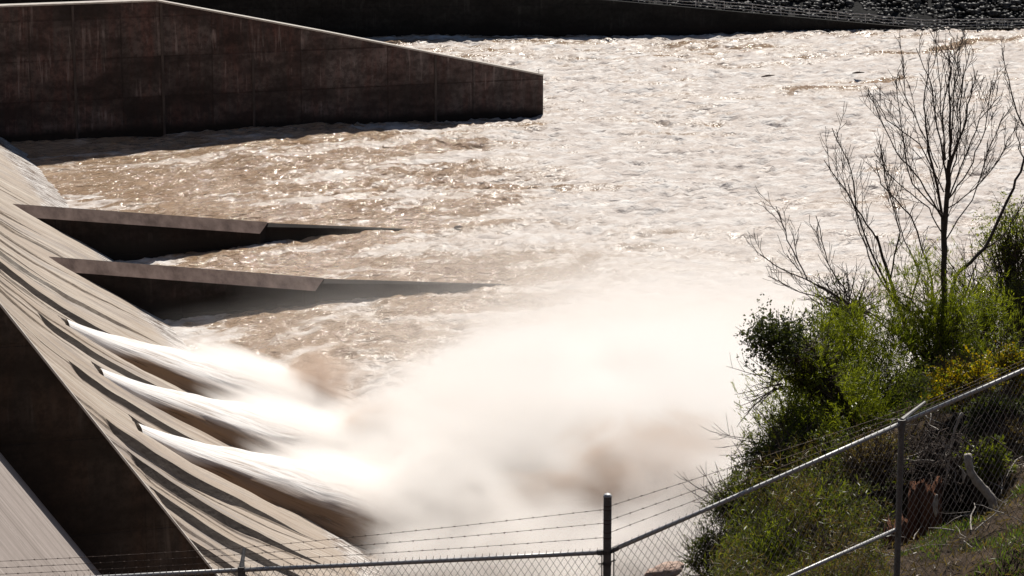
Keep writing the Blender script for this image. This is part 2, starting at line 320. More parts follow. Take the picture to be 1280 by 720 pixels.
# ------------------------------------------------------------------ water
PL = np.array([66., 193.])             # where the jets land
def foam_field(X, Y):
    d = np.sqrt(((X-PL[0]-6)/30)**2+((Y-PL[1])/36)**2)
    near = 1-sstep(.55, 1.75, d)
    right = sstep(62, 135, X-(Y-240)*.10)*(1-sstep(385, 435, Y)*.45)
    g = sum(a*np.exp(-(((X-x0-(Y-y0)*.15)/sx)**2+((Y-y0)/sy)**2)) for x0, y0, sx, sy, a in ((128, 385, 14, 26, .5), (112, 300, 20, 26, .55), (150, 330, 26, 30, .4), (100, 250, 18, 20, .4)))
    return np.clip(np.maximum(near, right*.7+g)+.22*sstep(45, 85, X), 0, 1.25)
def build_water():
    xs = np.concatenate([np.linspace(-120, 16, 12)[:-1], np.arange(16, 100, .38), np.arange(100, 240, .5), np.array([242, 246, 255, 270, 300, 350, 420, 520, 700])])
    ys = np.concatenate([np.linspace(-100, 146, 14)[:-1], np.arange(146, 240, .38), np.arange(240, 446, .5), np.array([450, 460, 480])])
    X, Y = np.meshgrid(xs, ys, indexing='ij')
    T1 = fft_noise(512, 9, 6, 2.0, seed=21); T2 = fft_noise(512, 40, 22, 3.0, seed=22); T3 = fft_noise(512, 3.2, 2.2, 1.6, seed=23); TF = fft_noise(512, 26, 9, 1.7, seed=24); TG = fft_noise(512, 6, 3, 1.4, seed=25)
    wx = sample(T2, X*1.0, Y*1.0)*2.2; wy = sample(T2, Y*.9+50, X*.9)*1.6
    fm = foam_field(X, Y); boil = np.exp(-(((X-PL[0])/20)**2+((Y-PL[1])/26)**2))
    rough_ = .44+.16*fm+.9*boil
    calm = 1-.22*(1-sstep(62, 84, X))*sstep(205, 250, Y)
    a1 = sample(T1, (X+wx)*2.2, (Y+wy)*2.2); a3 = sample(T3, (X+wx)*2.5, (Y+wy)*2.5); a2 = sample(T2, X*1.6, Y*1.6)
    crest = 1-np.abs(a1)*1.1
    h = calm*rough_*(.34*a2+.46*crest+.14*a3)+1.3*boil*(1+.6*a2+.5*crest)
    h += -.75*(1-sstep(44, 62, X))*sstep(200, 235, Y)*(1-sstep(350, 356, Y))+.45*sstep(62, 74, X)*(1-sstep(80, 110, X))*sstep(215, 250, Y)
    h += -2.3*(1-sstep(47, 61, X))*(1-sstep(205, 236, Y))
    ch = .35*rough_
    V = np.stack([X+ch*sample(T1, X*2.2+.8, Y*2.2)*.3, Y+ch*a3*.12, h], -1).reshape(-1, 3)
    me = mesh_np('river_water', V, grid_faces(len(xs), len(ys)), True)
    streak = sample(TF, (X+wx*2)*1.3, (Y+wy*2)*1.8); fine = sample(TG, (X+wx)*2.6, (Y+wy)*2.6)
    f = fm*.95-.13+.26*streak+.07*fine+.06*crest*(.4+fm)
    toe = (1-sstep(48, 53, X))*(np.exp(-((Y-250)/5)**2)+np.exp(-((Y-318)/7)**2)+np.exp(-((Y-281)/4)**2)); f += toe*(.9+.5*fine)
    attr(me, 'foam', np.clip(f, 0, 1)); return me
def M_water():
    t = NT('muddy_water'); fo = t.attr('foam')
    n1 = t.noise(t.map((.5, 1, 1)), .55, 8, .6, .9); n2 = t.noise(t.map((.6, 1, 1)), 3.2, 6, .65, .3); n3 = t.noise(t.map((.6, 1, 1)), .16, 6, .6, .8)
    k = t.math('ADD', fo, t.math('MULTIPLY', t.math('SUBTRACT', n1, .5), .9))
    k = t.math('ADD', k, t.math('MULTIPLY', t.math('SUBTRACT', n2, .5), .35)); k = t.math('ADD', k, t.math('MULTIPLY', t.math('SUBTRACT', n3, .5), .9)); fm = t.ramp(k, [(.10, 0), (.40, .5), (.85, 1)])
    mud = t.ramp(n3, [(.3, (.28, .185, .115)), (.5, (.355, .25, .168)), (.7, (.41, .30, .215))])
    fc = t.ramp(n1, [(.3, (.42, .355, .315)), (.48, (.53, .47, .43)), (.64, (.68, .64, .605))])
    c = t.mix(fm, mud, fc); t.base(c, t.math('ADD', .07, t.math('MULTIPLY', fm, .45)), .5); t.b.inputs['IOR'].default_value = 1.33; t.l(t.math('SUBTRACT', .5, t.math('MULTIPLY', fm, .40)), t.b.inputs['Specular IOR Level'])
    w1 = t.noise(t.map((.55, 1, 1)), 1.1, 3, .5, .5); w2 = t.noise(t.map((.6, 1, 1)), 4.5, 3, .55, .2)
    w3 = t.noise(t.map((.7, 1, 1)), 11, 2, .5, .2)
    bp = t.bump(t.math('ADD', t.math('MULTIPLY', w1, .70), t.math('MULTIPLY', w2, .10)), 1.0, 1.0); t.l(t.math('SUBTRACT', 1.0, t.math('MULTIPLY', fm, .45)), bp.inputs['Strength'])
    return t.m
mWater = M_water()
setting(link('river_water', build_water(), mWater), label='churning muddy brown river water, whiter and rougher towards the right')
# ------------------------------------------------------------------ jets
def M_jet():
    t = NT('white_jet_water'); e = t.attr('edge'); u = t.attr('along'); v = t.attr('across')
    cc = t.n('ShaderNodeCombineXYZ'); t.l(u, cc.inputs[0]); t.l(v, cc.inputs[1])
    s1 = t.noise(t.map((1.4, 16, 1), src=cc.outputs[0]), 1.3, 7, .62, .3); s2 = t.noise(t.map((3, 44, 1), src=cc.outputs[0]), 1.2, 5, .6)
    lo = t.attr('low')
    near_shade = t.math('ADD', t.math('MULTIPLY', lo, 1.4), t.math('MULTIPLY', t.math('SUBTRACT', s1, .5), .9))
    c = t.mix(t.ramp(near_shade, [(.30, 0), (.85, 1)]), t.ramp(s1, [(.32, (.56, .48, .42)), (.47, (.78, .73, .69)), (.58, (.86, .83, .80))]), (.24, .155, .10))  # shadow of the jet's near side painted as dark brown
    t.base(c, .7, .2); t.bump(t.math('ADD', t.math('MULTIPLY', s1, 1.2), t.math('MULTIPLY', s2, .3)), .45, .25)
    t.b.inputs['Subsurface Weight'].default_value = .0
    a = t.math('SUBTRACT', t.math('ADD', 1.18, t.math('MULTIPLY', t.math('SUBTRACT', t.math('ADD', s1, s2), 1.0), 1.8)), t.math('MULTIPLY', e, 2.0), clamp=True)
    t.l(a, t.b.inputs['Alpha']); return t.m
mJet = M_jet()
def jet(yn, k, label):
    n, m = 110, 54; s = np.linspace(0, 1, n)[:, None]; a = np.linspace(-.12, 1.12, m)[None, :]
    x = 30.9+s*31; s_ = (x-30.9)
    yN = yn-4.25+.08*s_+.0*s                     # near edge
    yF = yn-1.7+.66*s_+.004*s_**2                # far edge
    hh = (.6+.20*s_+.0010*s_**2)
    th = math.pi*np.clip(a, 0, 1); w_ = .5-.5*np.cos(th)
    Y = yN+(yF-yN)*w_+0*s
    bz = face_z(x); bz = np.where(x > 44, np.maximum(bz, face_z(44)-(x-44)*.58), bz)
    H = hh*np.sin(th)**.62*(1-.12*(w_-.5))
    T = fft_noise(256, 30, 3, 1.4, seed=40+k); T2 = fft_noise(256, 40, 9, 2, seed=50+k); q = sample(T, s*256+0*a, a*50+0*s); q2 = sample(T2, s*200+0*a, a*60+0*s)
    X = x+0*a; Z = bz-.35+H+(.02+.04*s)*q*np.sin(th)**.5*.5+q2*.22*s*np.sin(th); Y = Y+q2*.5*s; Z = Z-(np.maximum(-a, 0)+np.maximum(a-1, 0))*6
    V = np.stack([X, Y, Z], -1).reshape(-1, 3); me = mesh_np('water_jet', V, grid_faces(n, m), True)
    fr = np.maximum(np.maximum(0, (a-.90)/.2)*sstep(.03, .3, s), np.maximum(0, (.06-a)/.2)*sstep(.2, .5, s))
    edge = np.clip(fr, 0, .6)+.75*sstep(.60, 1.0, s)+.0*a
    attr(me, 'edge', edge+0*X); attr(me, 'along', s_*.12+0*X); attr(me, 'across', a*(1+s*1.3)+0*X); attr(me, 'low', np.clip(1-a/.26, 0, 1)*sstep(.02, .2, s)+0*X)
    return tag(link('water_jet', me, mJet), label, 'water jet', 'white jets shooting out of the spillway')
jet(NOTCH[0], 0, 'white jet of water farthest from the fence, fanning out below the first notch')
jet(NOTCH[1], 1, 'middle white jet of water between two others on the spillway')
jet(NOTCH[2], 2, 'white jet of water nearest the fence, over a wide dark shadow')
# foam where the sheets of leak water meet the basin
# ------------------------------------------------------------------ spray
def M_spray(name, col, dens, nscale, lo, hi, g=.35, fall=1.0, stretch=(1, 1, 1)):
    m = bpy.data.materials.new(name); m.use_nodes = True; t = m.node_tree; t.nodes.remove(t.nodes['Principled BSDF'])
    v = t.nodes.new('ShaderNodeVolumePrincipled'); v.inputs['Color'].default_value = (*col, 1); v.inputs['Anisotropy'].default_value = g
    co = t.nodes.new('ShaderNodeTexCoord'); ln = t.nodes.new('ShaderNodeVectorMath'); ln.operation = 'LENGTH'
    t.links.new(co.outputs['Object'], ln.inputs[0])
    no = t.nodes.new('ShaderNodeTexNoise'); no.inputs['Scale'].default_value = nscale; no.inputs['Detail'].default_value = 5; no.inputs['Roughness'].default_value = .58; no.inputs['Distortion'].default_value = .7
    mp = t.nodes.new('ShaderNodeMapping'); mp.inputs['Scale'].default_value = stretch; t.links.new(co.outputs['Object'], mp.inputs[0]); t.links.new(mp.outputs[0], no.inputs['Vector'])
    def mth(op, a, b=None, cl=False):
        q = t.nodes.new('ShaderNodeMath'); q.operation = op; q.use_clamp = cl
        for i, x in enumerate((a, b)):
            if x is None: continue
            if hasattr(x, 'links'): t.links.new(x, q.inputs[i])
            else: q.inputs[i].default_value = x
        return q.outputs[0]
    core = mth('SUBTRACT', 1.0, ln.outputs['Value'], True)          # 1 at the middle, 0 at the rim
    v0 = mth('ADD', mth('MULTIPLY', core, fall), mth('MULTIPLY', mth('SUBTRACT', no.outputs['Fac'], .5), lo))
    nn2 = mth('MULTIPLY', mth('MULTIPLY', mth('SUBTRACT', v0, hi), 1.3, True), mth('MULTIPLY', core, 2.2, True))
    t.links.new(mth('MULTIPLY', nn2, dens), v.inputs['Density']); t.links.new(v.outputs[0], t.nodes['Material Output'].inputs['Volume'])
    return m
def spray(name, c, r, mat, label, rot=0):
    bm = bmesh.new(); bmesh.ops.create_icosphere(bm, subdivisions=3, radius=1.0); me = bpy.data.meshes.new(name); bm.to_mesh(me); bm.free()
    o = link(name, me, mat); o.location = c; o.scale = r; o.rotation_euler = (0, 0, rad(rot)); return setting(o, 'stuff', label)
WHITE = (.990, .970, .952)
spray('spray_cloud', (71, 188, -1.0), (27, 42, 12), M_spray('spray_mist', WHITE, .9, 2.5, 2.9, .10, fall=1.6), 'bright white cloud of spray boiling up where the jets land')
spray('impact_spray', (55, 188, -1.5), (12, 34, 6.5), M_spray('impact_mist', WHITE, 1.1, 3.4, 2.6, .02, fall=1.5, stretch=(.45, 1, .6)), 'ragged white spray thrown up along the line where the jets hit the river')
mJM = M_spray('jet_mist', WHITE, .9, 2.4, 2.0, .15, fall=1.5, stretch=(.35, 1.2, 1.2))
for yn in NOTCH:
    spray('jet_mist', (49, yn+2.0, .8), (12, 7.5, 2.6), mJM, 'soft white mist wrapped round the end of a jet')
    JM = bpy.context.scene.collection.objects[-1]; JM.rotation_euler = (0, rad(27), 0)
spray('drifting_spray', (86, 200, 0.0), (34, 56, 10), M_spray('drifting_mist', WHITE, .16, 2.2, 2.2, .05, fall=1.4), 'white spray drifting downstream in ragged billows')
spray('thin_mist', (90, 222, 0.0), (56, 74, 12), M_spray('thin_mist', WHITE, .024, 2.6, 2.0, .15, fall=1.2), 'thin veil of drifting mist over the white water')
mBrown = M_spray('brown_splash', (.70, .58, .49), .6, 1.9, 5.0, .35, fall=1.8)  # patches of spray tinted brown
for (u, v, Y, r, lb) in ((393, 486, 222, (5.0, 3.4, 5.5), 'brown splash thrown up beside the farthest jet'), (468, 556, 205, (5.5, 4.0, 5.0), 'faint brown splash at the end of the middle jet'),
                       (815, 612, 176, (12, 5, 7.0), 'broad tan splash in the spray above the fence post')):
    r_ = ray(u, v); p = EYE+r_*(Y/r_.y); spray('brown_splash', p, r, mBrown, lb)
# ------------------------------------------------------------------ far bank
A = Vector((118.9, 440.7, 0)); Bp = Vector((204.7, 424.5, 0)); dirw = (Bp-A).normalized(); nrm = Vector((-dirw.y, dirw.x, 0))
def fw(s, z, off=0): p = A+dirw*s+nrm*off; return (p.x, p.y, z)
Lw = (Bp-A).length; s76 = (Vector((152.7, 434.3, 0))-A).length
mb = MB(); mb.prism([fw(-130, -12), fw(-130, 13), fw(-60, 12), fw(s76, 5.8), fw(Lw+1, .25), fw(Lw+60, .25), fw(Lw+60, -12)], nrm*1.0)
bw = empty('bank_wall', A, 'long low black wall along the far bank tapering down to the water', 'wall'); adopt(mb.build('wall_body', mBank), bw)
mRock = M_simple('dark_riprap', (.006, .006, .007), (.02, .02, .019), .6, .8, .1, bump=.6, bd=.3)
mSteel = M_simple('cable_steel', (.45, .45, .44), (.6, .6, .59), 3, .5, .5)
cr = empty('cable_railing', A, 'thin steel cables on posts running along the top of the far bank wall', 'railing')
def wtop(s): return np.interp(s, [-130, -60, s76, Lw+1, Lw+60], [13, 12, 5.8, .25, .25])
for j, hgt in enumerate((.45, .95, 1.45)):
    mb = MB(); mb.tube([fw(s, wtop(s)+hgt+.05*math.sin(s*.9), .5) for s in np.arange(-20, Lw+58, 2.4)], .05+.015*(j == 2), 5); adopt(mb.build('cable', mSteel), cr)
for s in np.arange(-18, Lw+58, 4.8):
    mb = MB(); mb.tube([fw(s, wtop(s)-.1, .5), fw(s, wtop(s)+1.5, .5)], .05, 6); adopt(mb.build('post', mSteel), cr)
# far slope and its rocks
def far_slope_z(x, y):
    o = (x-A.x)*nrm.x+(y-A.y)*nrm.y; s = (x-A.x)*dirw.x+(y-A.y)*dirw.y
    return np.where(o < 1.0, -12, np.minimum(wtop(np.clip(s, -130, Lw+60))-.5+(o-1)*.62, 170)+0*o)
xs = np.concatenate([np.linspace(-900, -20, 12), np.linspace(0, 300, 60), np.linspace(330, 1300, 12)])
ys = np.concatenate([[-0.0, .5, 1.0, 1.02], np.linspace(2, 60, 30), np.linspace(70, 180, 12), [300, 600]])
S, O = np.meshgrid(xs-100, ys, indexing='ij'); PX = A.x+dirw.x*S+nrm.x*(O+1.0); PY = A.y+dirw.y*S+nrm.y*(O+1.0)
TZ = fft_noise(256, 8, 8, 2, seed=5); PZ = np.minimum(wtop(np.clip(S, -130, Lw+60))-.6+O*.62, 165+O*.05)+sample(TZ, S*1.2, O*1.2)*.4*(O > 1.5)  # upper slope, out of view, raised high to block sky light
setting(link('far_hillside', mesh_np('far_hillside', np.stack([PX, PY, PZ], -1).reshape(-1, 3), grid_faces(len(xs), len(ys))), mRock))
def rock_mesh(seed):
    bm = bmesh.new(); bmesh.ops.create_icosphere(bm, subdivisions=1, radius=1); r = random.Random(seed)
    for q in bm.verts: q.co *= r.uniform(.6, 1.15)
    V = np.array([q.co for q in bm.verts]); Fq = np.array([[q.index for q in f.verts] for f in bm.faces]); bm.free(); return V, Fq
protos = [rock_mesh(i) for i in range(8)]
def scatter_rocks(pts, sizes):
    VV = []; FF = []; b = 0
    for p, s in zip(pts, sizes):
        V, Fq = random.choice(protos); an = random.uniform(0, 6.28); c, s_ = math.cos(an), math.sin(an)
        R_ = np.array([[c, -s_, 0], [s_, c, 0], [0, 0, 1]]); Q = (V*np.array([random.uniform(.8, 1.4), 1, random.uniform(.5, .9)])*s)@R_.T+np.array(p)
        VV.append(Q); FF.append(Fq+b); b += len(V)
    return np.concatenate(VV), np.concatenate(FF)
pts = []; sz = []
for _ in range(12500):
    s = random.uniform(20, 150); o = random.uniform(.6, 34)**1.0; z = float(wtop(np.clip(s, -130, Lw+60)))-.6+o*.62; p = A+dirw*s+nrm*(o+1.0); pts.append((p.x, p.y, z+.1)); sz.append(random.uniform(.22, .42)*random.choice((1, 1, 1.5, 2.0)))
for _ in range(160):                    # wet stones at the waterline beyond the wall's end
    s = random.uniform(Lw-22, Lw+30); p = A+dirw*s+nrm*(-random.uniform(.1, 1.2)); pts.append((p.x, p.y, .25)); sz.append(random.uniform(.15, .4))
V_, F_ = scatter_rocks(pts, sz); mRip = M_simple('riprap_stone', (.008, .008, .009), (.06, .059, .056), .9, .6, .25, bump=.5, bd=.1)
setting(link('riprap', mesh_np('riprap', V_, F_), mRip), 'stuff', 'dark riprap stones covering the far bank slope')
# ------------------------------------------------------------------ river bed sheet to the horizon
me = mesh_np('ground', [(-6000, -6000, -12.5), (6000, -6000, -12.5), (6000, 6000, -12.5), (-6000, 6000, -12.5)], [(0, 1, 2, 3)])
mSoil = M_simple('brown_soil', (.022, .015, .010), (.085, .058, .038), 2.5, .95, .1, bump=.8, bd=.08)
setting(link('ground', me, mSoil))
# ------------------------------------------------------------------ near hillside
TN = fft_noise(256, 9, 9, 2.0, seed=77)
def near_z(r, d):
    r = np.asarray(r, float); d = np.asarray(d, float)
    fl = np.interp(r, [-60, -2.5, .9, 3.5, 5, 30, 200], [47.5, 49.6, 50.4, 51.0, 51.5, 53, 60])
    z = np.where(d < 24, 58.2+(fl-58.2)*np.clip(d, 0, 24)/24, fl)
    z = np.where(d < 0, 58.2-d*.55, z)
    fs = 25.5+5.5*sstep(1.5, 3.0, r)+3.0*sstep(4.1, 5.0, r)
    z = z-np.maximum(d-fs, 0)*.95-.8*sstep(0, 1.5, d-fs)
    z = z-1.5*np.exp(-(((r-4.5)/.62)**4+((d-29.2)/1.15)**4))
    return np.maximum(z, -12.4)+.07*sample(TN, r*6, d*6)*sstep(3, 10, np.abs(d)+3)
rs = np.concatenate([np.linspace(-700, -14, 24)[:-1], np.arange(-14, 14, .22), np.linspace(14, 700, 30)])
ds_ = np.concatenate([np.linspace(-260, -6, 20), np.linspace(-5, 20, 26)[:-1], np.arange(20, 44, .22), np.linspace(44, 115, 50)])
Rr, Dd = np.meshgrid(rs, ds_, indexing='ij'); Zz = near_z(Rr, Dd)
V = np.stack([cR.x*Rr+cH.x*Dd, cR.y*Rr+cH.y*Dd, Zz], -1).reshape(-1, 3)
setting(link('near_hillside', mesh_np('near_hillside', V, grid_faces(len(rs), len(ds_)), True), mSoil))
# ------------------------------------------------------------------ plants
mBark = M_simple('grey_brown_bark', (.05, .038, .032), (.15, .12, .10), 25, .9, .2, bump=.6, bd=.004)
mTwig = M_simple('dry_twig', (.05, .036, .03), (.15, .115, .10), 30, .9, .2)
mPale = M_simple('weathered_pale_wood', (.20, .175, .15), (.52, .47, .42), 14, .85, .2, bump=.8, bd=.01)
mRed = M_simple('reddish_rotten_wood', (.05, .022, .014), (.24, .115, .07), 9, .9, .15, stretch=(3, 3, .35), bump=1.0, bd=.05)
L = {'broom': M_leaf('broom_green', (.07, .092, .012), (.25, .26, .035), .5), 'olive': M_leaf('olive_green', (.045, .060, .014), (.17, .18, .04), .4),
     'dark': M_leaf('dark_green_leaf', (.022, .030, .010), (.08, .09, .03), .35), 'yellow': M_leaf('yellow_flower', (.30, .19, .01), (.55, .38, .015), .4),
     'dry': M_leaf('dry_brown_leaf', (.06, .04, .022), (.26, .18, .10), .3), 'grass': M_leaf('grass_green', (.04, .07, .015), (.16, .21, .05), .45)}
def rand_dirs(n, zb=0.):
    v = RNG.standard_normal((n, 3)); v[:, 2] += zb; return v/np.linalg.norm(v, axis=1)[:, None]
def leaves_mesh(name, P, Dv, ln, wd):
    n = len(P); side = np.cross(Dv, rand_dirs(n)); side /= np.linalg.norm(side, axis=1)[:, None]+1e-9
    ln = (ln*RNG.uniform(.6, 1.3, n))[:, None]; wd = (wd*RNG.uniform(.6, 1.3, n))[:, None]
    V = np.stack([P, P+Dv*ln*.5+side*wd*.5, P+Dv*ln, P+Dv*ln*.5-side*wd*.5], 1).reshape(-1, 3); return mesh_np(name, V, np.arange(4*n).reshape(n, 4))
def bush(name, u, v, ru, rv, d, kind, label, nleaf=9000, ln=.05, wd=.014, ncl=34, zb=0., group='shrubs on the bank below the fence', cat='shrub', clump=.22, base=None, root_at=None, stems=26, flower=0, depth=.7, gap=.0):
    nleaf = int(nleaf*1.15); ncl = int(ncl*1.6); ln *= 1.1; wd *= 1.1; stems = int(stems*1.4)
    c = at(u, v, d); rr = ru*d/F_PX; rz = rv*d/F_PX; rx_, dd_ = to_rd(c)
    bz = float(near_z(rx_, d+.2)) if base is None else base; bz = min(bz, c.z-rz*.6)
    root = loc(rx_+rr*.1, d+.3, bz) if root_at is None else at(*root_at); e = empty(name, root, label, cat, group)
    # clump centres: mostly in the outer shell of an irregular ellipsoid
    dirs = rand_dirs(ncl, -.05); lump = RNG.uniform(.35, 1.08, ncl)[:, None]
    C_ = np.array(c)[None]+(dirs*lump)[:, 0:1]*np.array(cR)[None]*rr+(dirs*lump)[:, 1:2]*np.array(cH)[None]*rr*depth+(dirs*lump)[:, 2:3]*np.array([[0, 0, 1]])*rz
    mb = MB()
    for i in range(min(stems, ncl)):
        tip = Vector(C_[i]); b = root+Vector((random.uniform(-.12, .12), random.uniform(-.12, .12), 0)); mid = b.lerp(tip, .5)+Vector((random.uniform(-.12, .12), random.uniform(-.12, .12), .12)); m2 = mid.lerp(tip, .55)+Vector((random.uniform(-.08, .08), random.uniform(-.08, .08), random.uniform(-.03, .1)))
        mb.tube([b, mid, m2, tip], [.022, .014, .009, .004], 5)
        for q in range(10):
            st = mid.lerp(tip, random.uniform(.2, 1)); dv = Vector(rand_dirs(1, .7)[0]); l2 = random.uniform(.6, 1.5); mb.tube([st, st+dv*.15*l2, st+dv*.3*l2+Vector((0, 0, .06))], [.006, .004, .0025], 3, False)
    adopt(mb.build('branches', mBark if kind != 'dry' else mTwig), e)
    if nleaf:
        # per-clump tufts: leaves sit along short twigs radiating from the clump centre
        tw = 9; k = RNG.integers(0, ncl, nleaf//tw); cs = clump*RNG.uniform(.5, 1.25, ncl)
        st = C_[k]+RNG.standard_normal((len(k), 3))*cs[k][:, None]*.55; tdv = rand_dirs(len(k), zb+.2); tl = clump*.9
        f = RNG.uniform(0, 1, (len(k), tw, 1)); P = (st[:, None]+tdv[:, None]*f*tl).reshape(-1, 3)+RNG.standard_normal((len(k)*tw, 3))*.008
        Dv = np.repeat(tdv, tw, 0)*(.9 if zb > .5 else .35)+rand_dirs(len(k)*tw, .1)*(.35 if zb > .5 else 1); Dv /= np.linalg.norm(Dv, axis=1)[:, None]
        adopt(link('foliage', leaves_mesh('foliage', P, Dv, ln, wd), L[kind]), e)
        if flower:
            flower = max(flower, 1); k2 = RNG.integers(0, len(P), flower); adopt(link('flowers', leaves_mesh('flowers', P[k2]+RNG.standard_normal((flower, 3))*.02, rand_dirs(flower), .03, .026), L['yellow']), e)['kind'] = 'stuff'
    return e
G = 'shrubs on the bank below the fence'
bush('shrub', 1165, 415, 72, 78, 34, 'broom', 'bright green feathery broom shrub around the base of the tall bare tree', 15000, .07, .009, 46, 1.0, clump=.26)
bush('shrub', 1072, 440, 62, 62, 33.5, 'broom', 'bright green broom shrub left of the tall bare tree', 12000, .07, .009, 40, 1.0, clump=.25)
bush('shrub', 1030, 515, 82, 62, 32, 'broom', 'wide green broom shrub just above the sloping fence rail', 15000, .06, .009, 50, .8, clump=.24)
bush('shrub', 1110, 510, 62, 55, 32.5, 'olive', 'olive green shrub behind the angled fence arm', 9000, .05, .012, 34, .3)
bush('shrub', 968, 425, 34, 34, 31, 'dark', 'dark round leaved shrub sticking out over the white water', 3900, .035, .022, 30, clump=.2, root_at=(1040, 500, 32), stems=8)
bush('shrub', 1052, 400, 48, 42, 35.5, 'dark', 'dark sparse shrub behind the bright broom', 3200, .035, .018, 26, clump=.17)
bush('shrub', 1262, 300, 34, 42, 37, 'broom', 'green topped shrub at the right edge beside the curved bare branch', 3600, .05, .014, 26, .4, clump=.2, root_at=(1275, 450, 37))
bush('shrub', 1268, 385, 32, 48, 36.5, 'olive', 'airy brown green shrub low at the right edge under the green topped one', 3000, .045, .014, 26, clump=.24)
bush('flowering_shrub', 1205, 482, 52, 24, 31, 'broom', 'low shrub covered in yellow flowers above the fence rail', 4200, .045, .011, 26, .4, clump=.14, flower=5200)
bush('flowering_shrub', 1262, 462, 24, 22, 31.5, 'broom', 'small yellow flowered shrub where the fence rail leaves the picture', 1800, .045, .011, 14, .4, clump=.13, flower=1500)
bush('shrub', 968, 600, 52, 52, 30.5, 'olive', 'olive shrub leaning out over the spray beneath the fence rail', 7600, .05, .014, 34, .3, clump=.17)
bush('shrub', 1055, 600, 62, 52, 30, 'olive', 'shaded green shrub seen through the wire mesh', 9000, .05, .014, 40, .3, clump=.2)
bush('shrub', 1010, 675, 66, 52, 28.8, 'broom', 'grassy green shrub seen through the mesh above the middle rail', 9500, .07, .010, 40, 1., clump=.2)
bush('shrub', 905, 697, 46, 30, 29, 'olive', 'low grey green shrub beside the pink rock at the bottom', 5200, .045, .014, 26, .3, clump=.13)
bush('shrub', 1085, 690, 42, 50, 28.5, 'dry', 'dry brown shrub under the middle rail next to the red stump', 5200, .04, .012, 30, clump=.18)
bush('shrub', 1090, 570, 40, 36, 29.5, 'dry', 'dry tangled shrub to the left of the upturned roots', 3200, .04, .012, 22, clump=.16)
bush('shrub', 1238, 520, 34, 22, 30, 'dark', 'small dark leafy shrub under the fence rail right of the thin white stick', 3400, .05, .03, 20, clump=.12)
bush('shrub', 1232, 580, 24, 20, 29, 'broom', 'small leafy plant behind the pale dead branch', 1300, .055, .028, 12, clump=.11)
bush('shrub', 1268, 560, 20, 26, 29.6, 'dry', 'dry brown bracken at the right edge above the grass', 2400, .05, .012, 16, clump=.13)
bush('shrub', 1003, 462, 34, 30, 31.5, 'broom', 'small bright green broom tuft tucked against the dark round leaved shrub', 5000, .055, .010, 24, .6, clump=.15, root_at=(1060, 540, 32))
bush('shrub', 1225, 405, 44, 46, 35, 'broom', 'thin green broom shrub to the right of the tall bare tree trunk', 6500, .06, .009, 30, .9, clump=.2)
bush('shrub', 1000, 548, 56, 40, 31, 'broom', 'yellow green broom shrub spilling over the upper fence rail', 8000, .055, .010, 36, .5, clump=.18)
bush('shrub', 925, 640, 40, 42, 29.3, 'olive', 'thin olive shrub where the sloping rail crosses the edge of the bank', 4600, .045, .013, 26, .3, clump=.15, root_at=(985, 700, 29.6))
bush('shrub', 1000, 640, 60, 44, 29.2, 'olive', 'broad olive shrub in the middle of the mesh between the two rails', 8000, .05, .013, 40, .4, clump=.18)
bush('shrub', 960, 700, 50, 34, 28, 'broom', 'short bright grassy shrub at the bottom edge left of the middle rail', 6000, .06, .010, 30, .8, clump=.16)
bush('shrub', 1060, 655, 44, 44, 28.8, 'olive', 'dark olive shrub just above the end of the middle rail', 5600, .05, .013, 32, .4, clump=.17)
bush('shrub', 1050, 710, 54, 24, 27.6, 'dry', 'brown dry scrub below the middle rail at the bottom edge', 4600, .05, .012, 26, clump=.15)
n = 42000; r_ = RNG.uniform(1.6, 3.75, n); d_ = RNG.uniform(26.2, 31.5, n); hh_ = RNG.uniform(0, 1, n)**2*.55*(.6+.5*sample(TN, r_*14, d_*14)).clip(0, 1.3)
P = np.stack([cR.x*r_+cH.x*d_, cR.y*r_+cH.y*d_, near_z(r_, d_)+hh_], 1); kk = RNG.uniform(0, 1, n)+.3*sample(TN, r_*8+40, d_*8)
setting(link('undergrowth', leaves_mesh('undergrowth', P[kk > .45], rand_dirs(int((kk > .45).sum()), .7), .08, .013), L['olive']), 'stuff', 'low green undergrowth covering the bank behind the mesh')
setting(link('dry_brush', leaves_mesh('dry_brush', P[kk <= .45], rand_dirs(int((kk <= .45).sum()), .3), .13, .008), L['dry']), 'stuff', 'dry brown twigs and dead grass covering the bank behind the mesh')
# bare twigs reaching out over the spray
def arc_twigs(u, v, d, n, ang0, ang1, lmax, name='bare_shrub', label='', rr=.006):
    e = empty(name, at(u, v, d), label, 'shrub', 'leafless shrubs on the bank'); mb = MB()
    for i in range(n):
        a = rad(random.uniform(ang0, ang1)); l_ = lmax*random.uniform(.45, 1); b = at(u+random.uniform(-10, 10), v+random.uniform(-10, 10), d+random.uniform(-.4, .4))
        dv = cR*math.cos(a)+Vector((0, 0, 1))*math.sin(a)+cH*random.uniform(-.4, .4); bend = random.uniform(-.5, .3)
        pts = []; p = b.copy()
        for k in range(9): pts.append(p.copy()); dv = (dv+Vector((random.uniform(-.12, .12), random.uniform(-.12, .12), random.uniform(-.1, .1)+bend*.12))).normalized(); p = p+dv*l_/8
        mb.tube(pts, [rr*(1-k/9)+.0022 for k in range(9)], 4, False)
        for q in range(5):
            s = pts[random.randint(2, 7)]; dq = (dv+Vector(rand_dirs(1, .2)[0])*.9).normalized(); mb.tube([s, s+dq*l_*.12, s+dq*l_*.25+Vector((0, 0, .03))], [.0035, .0028, .002], 3, False)
    adopt(mb.build('twigs', mTwig), e); return e
arc_twigs(985, 560, 30.5, 14, 110, 200, 1.0, label='leafless wiry shrub arching over the spray left of the olive shrub')
arc_twigs(975, 480, 31.5, 12, 130, 230, .7, label='leafless wiry shrub hanging below the dark round leaved shrub')
arc_twigs(900, 630, 29.3, 6, 100, 160, .7, label='few bare curved twigs rising above the barbed wire')
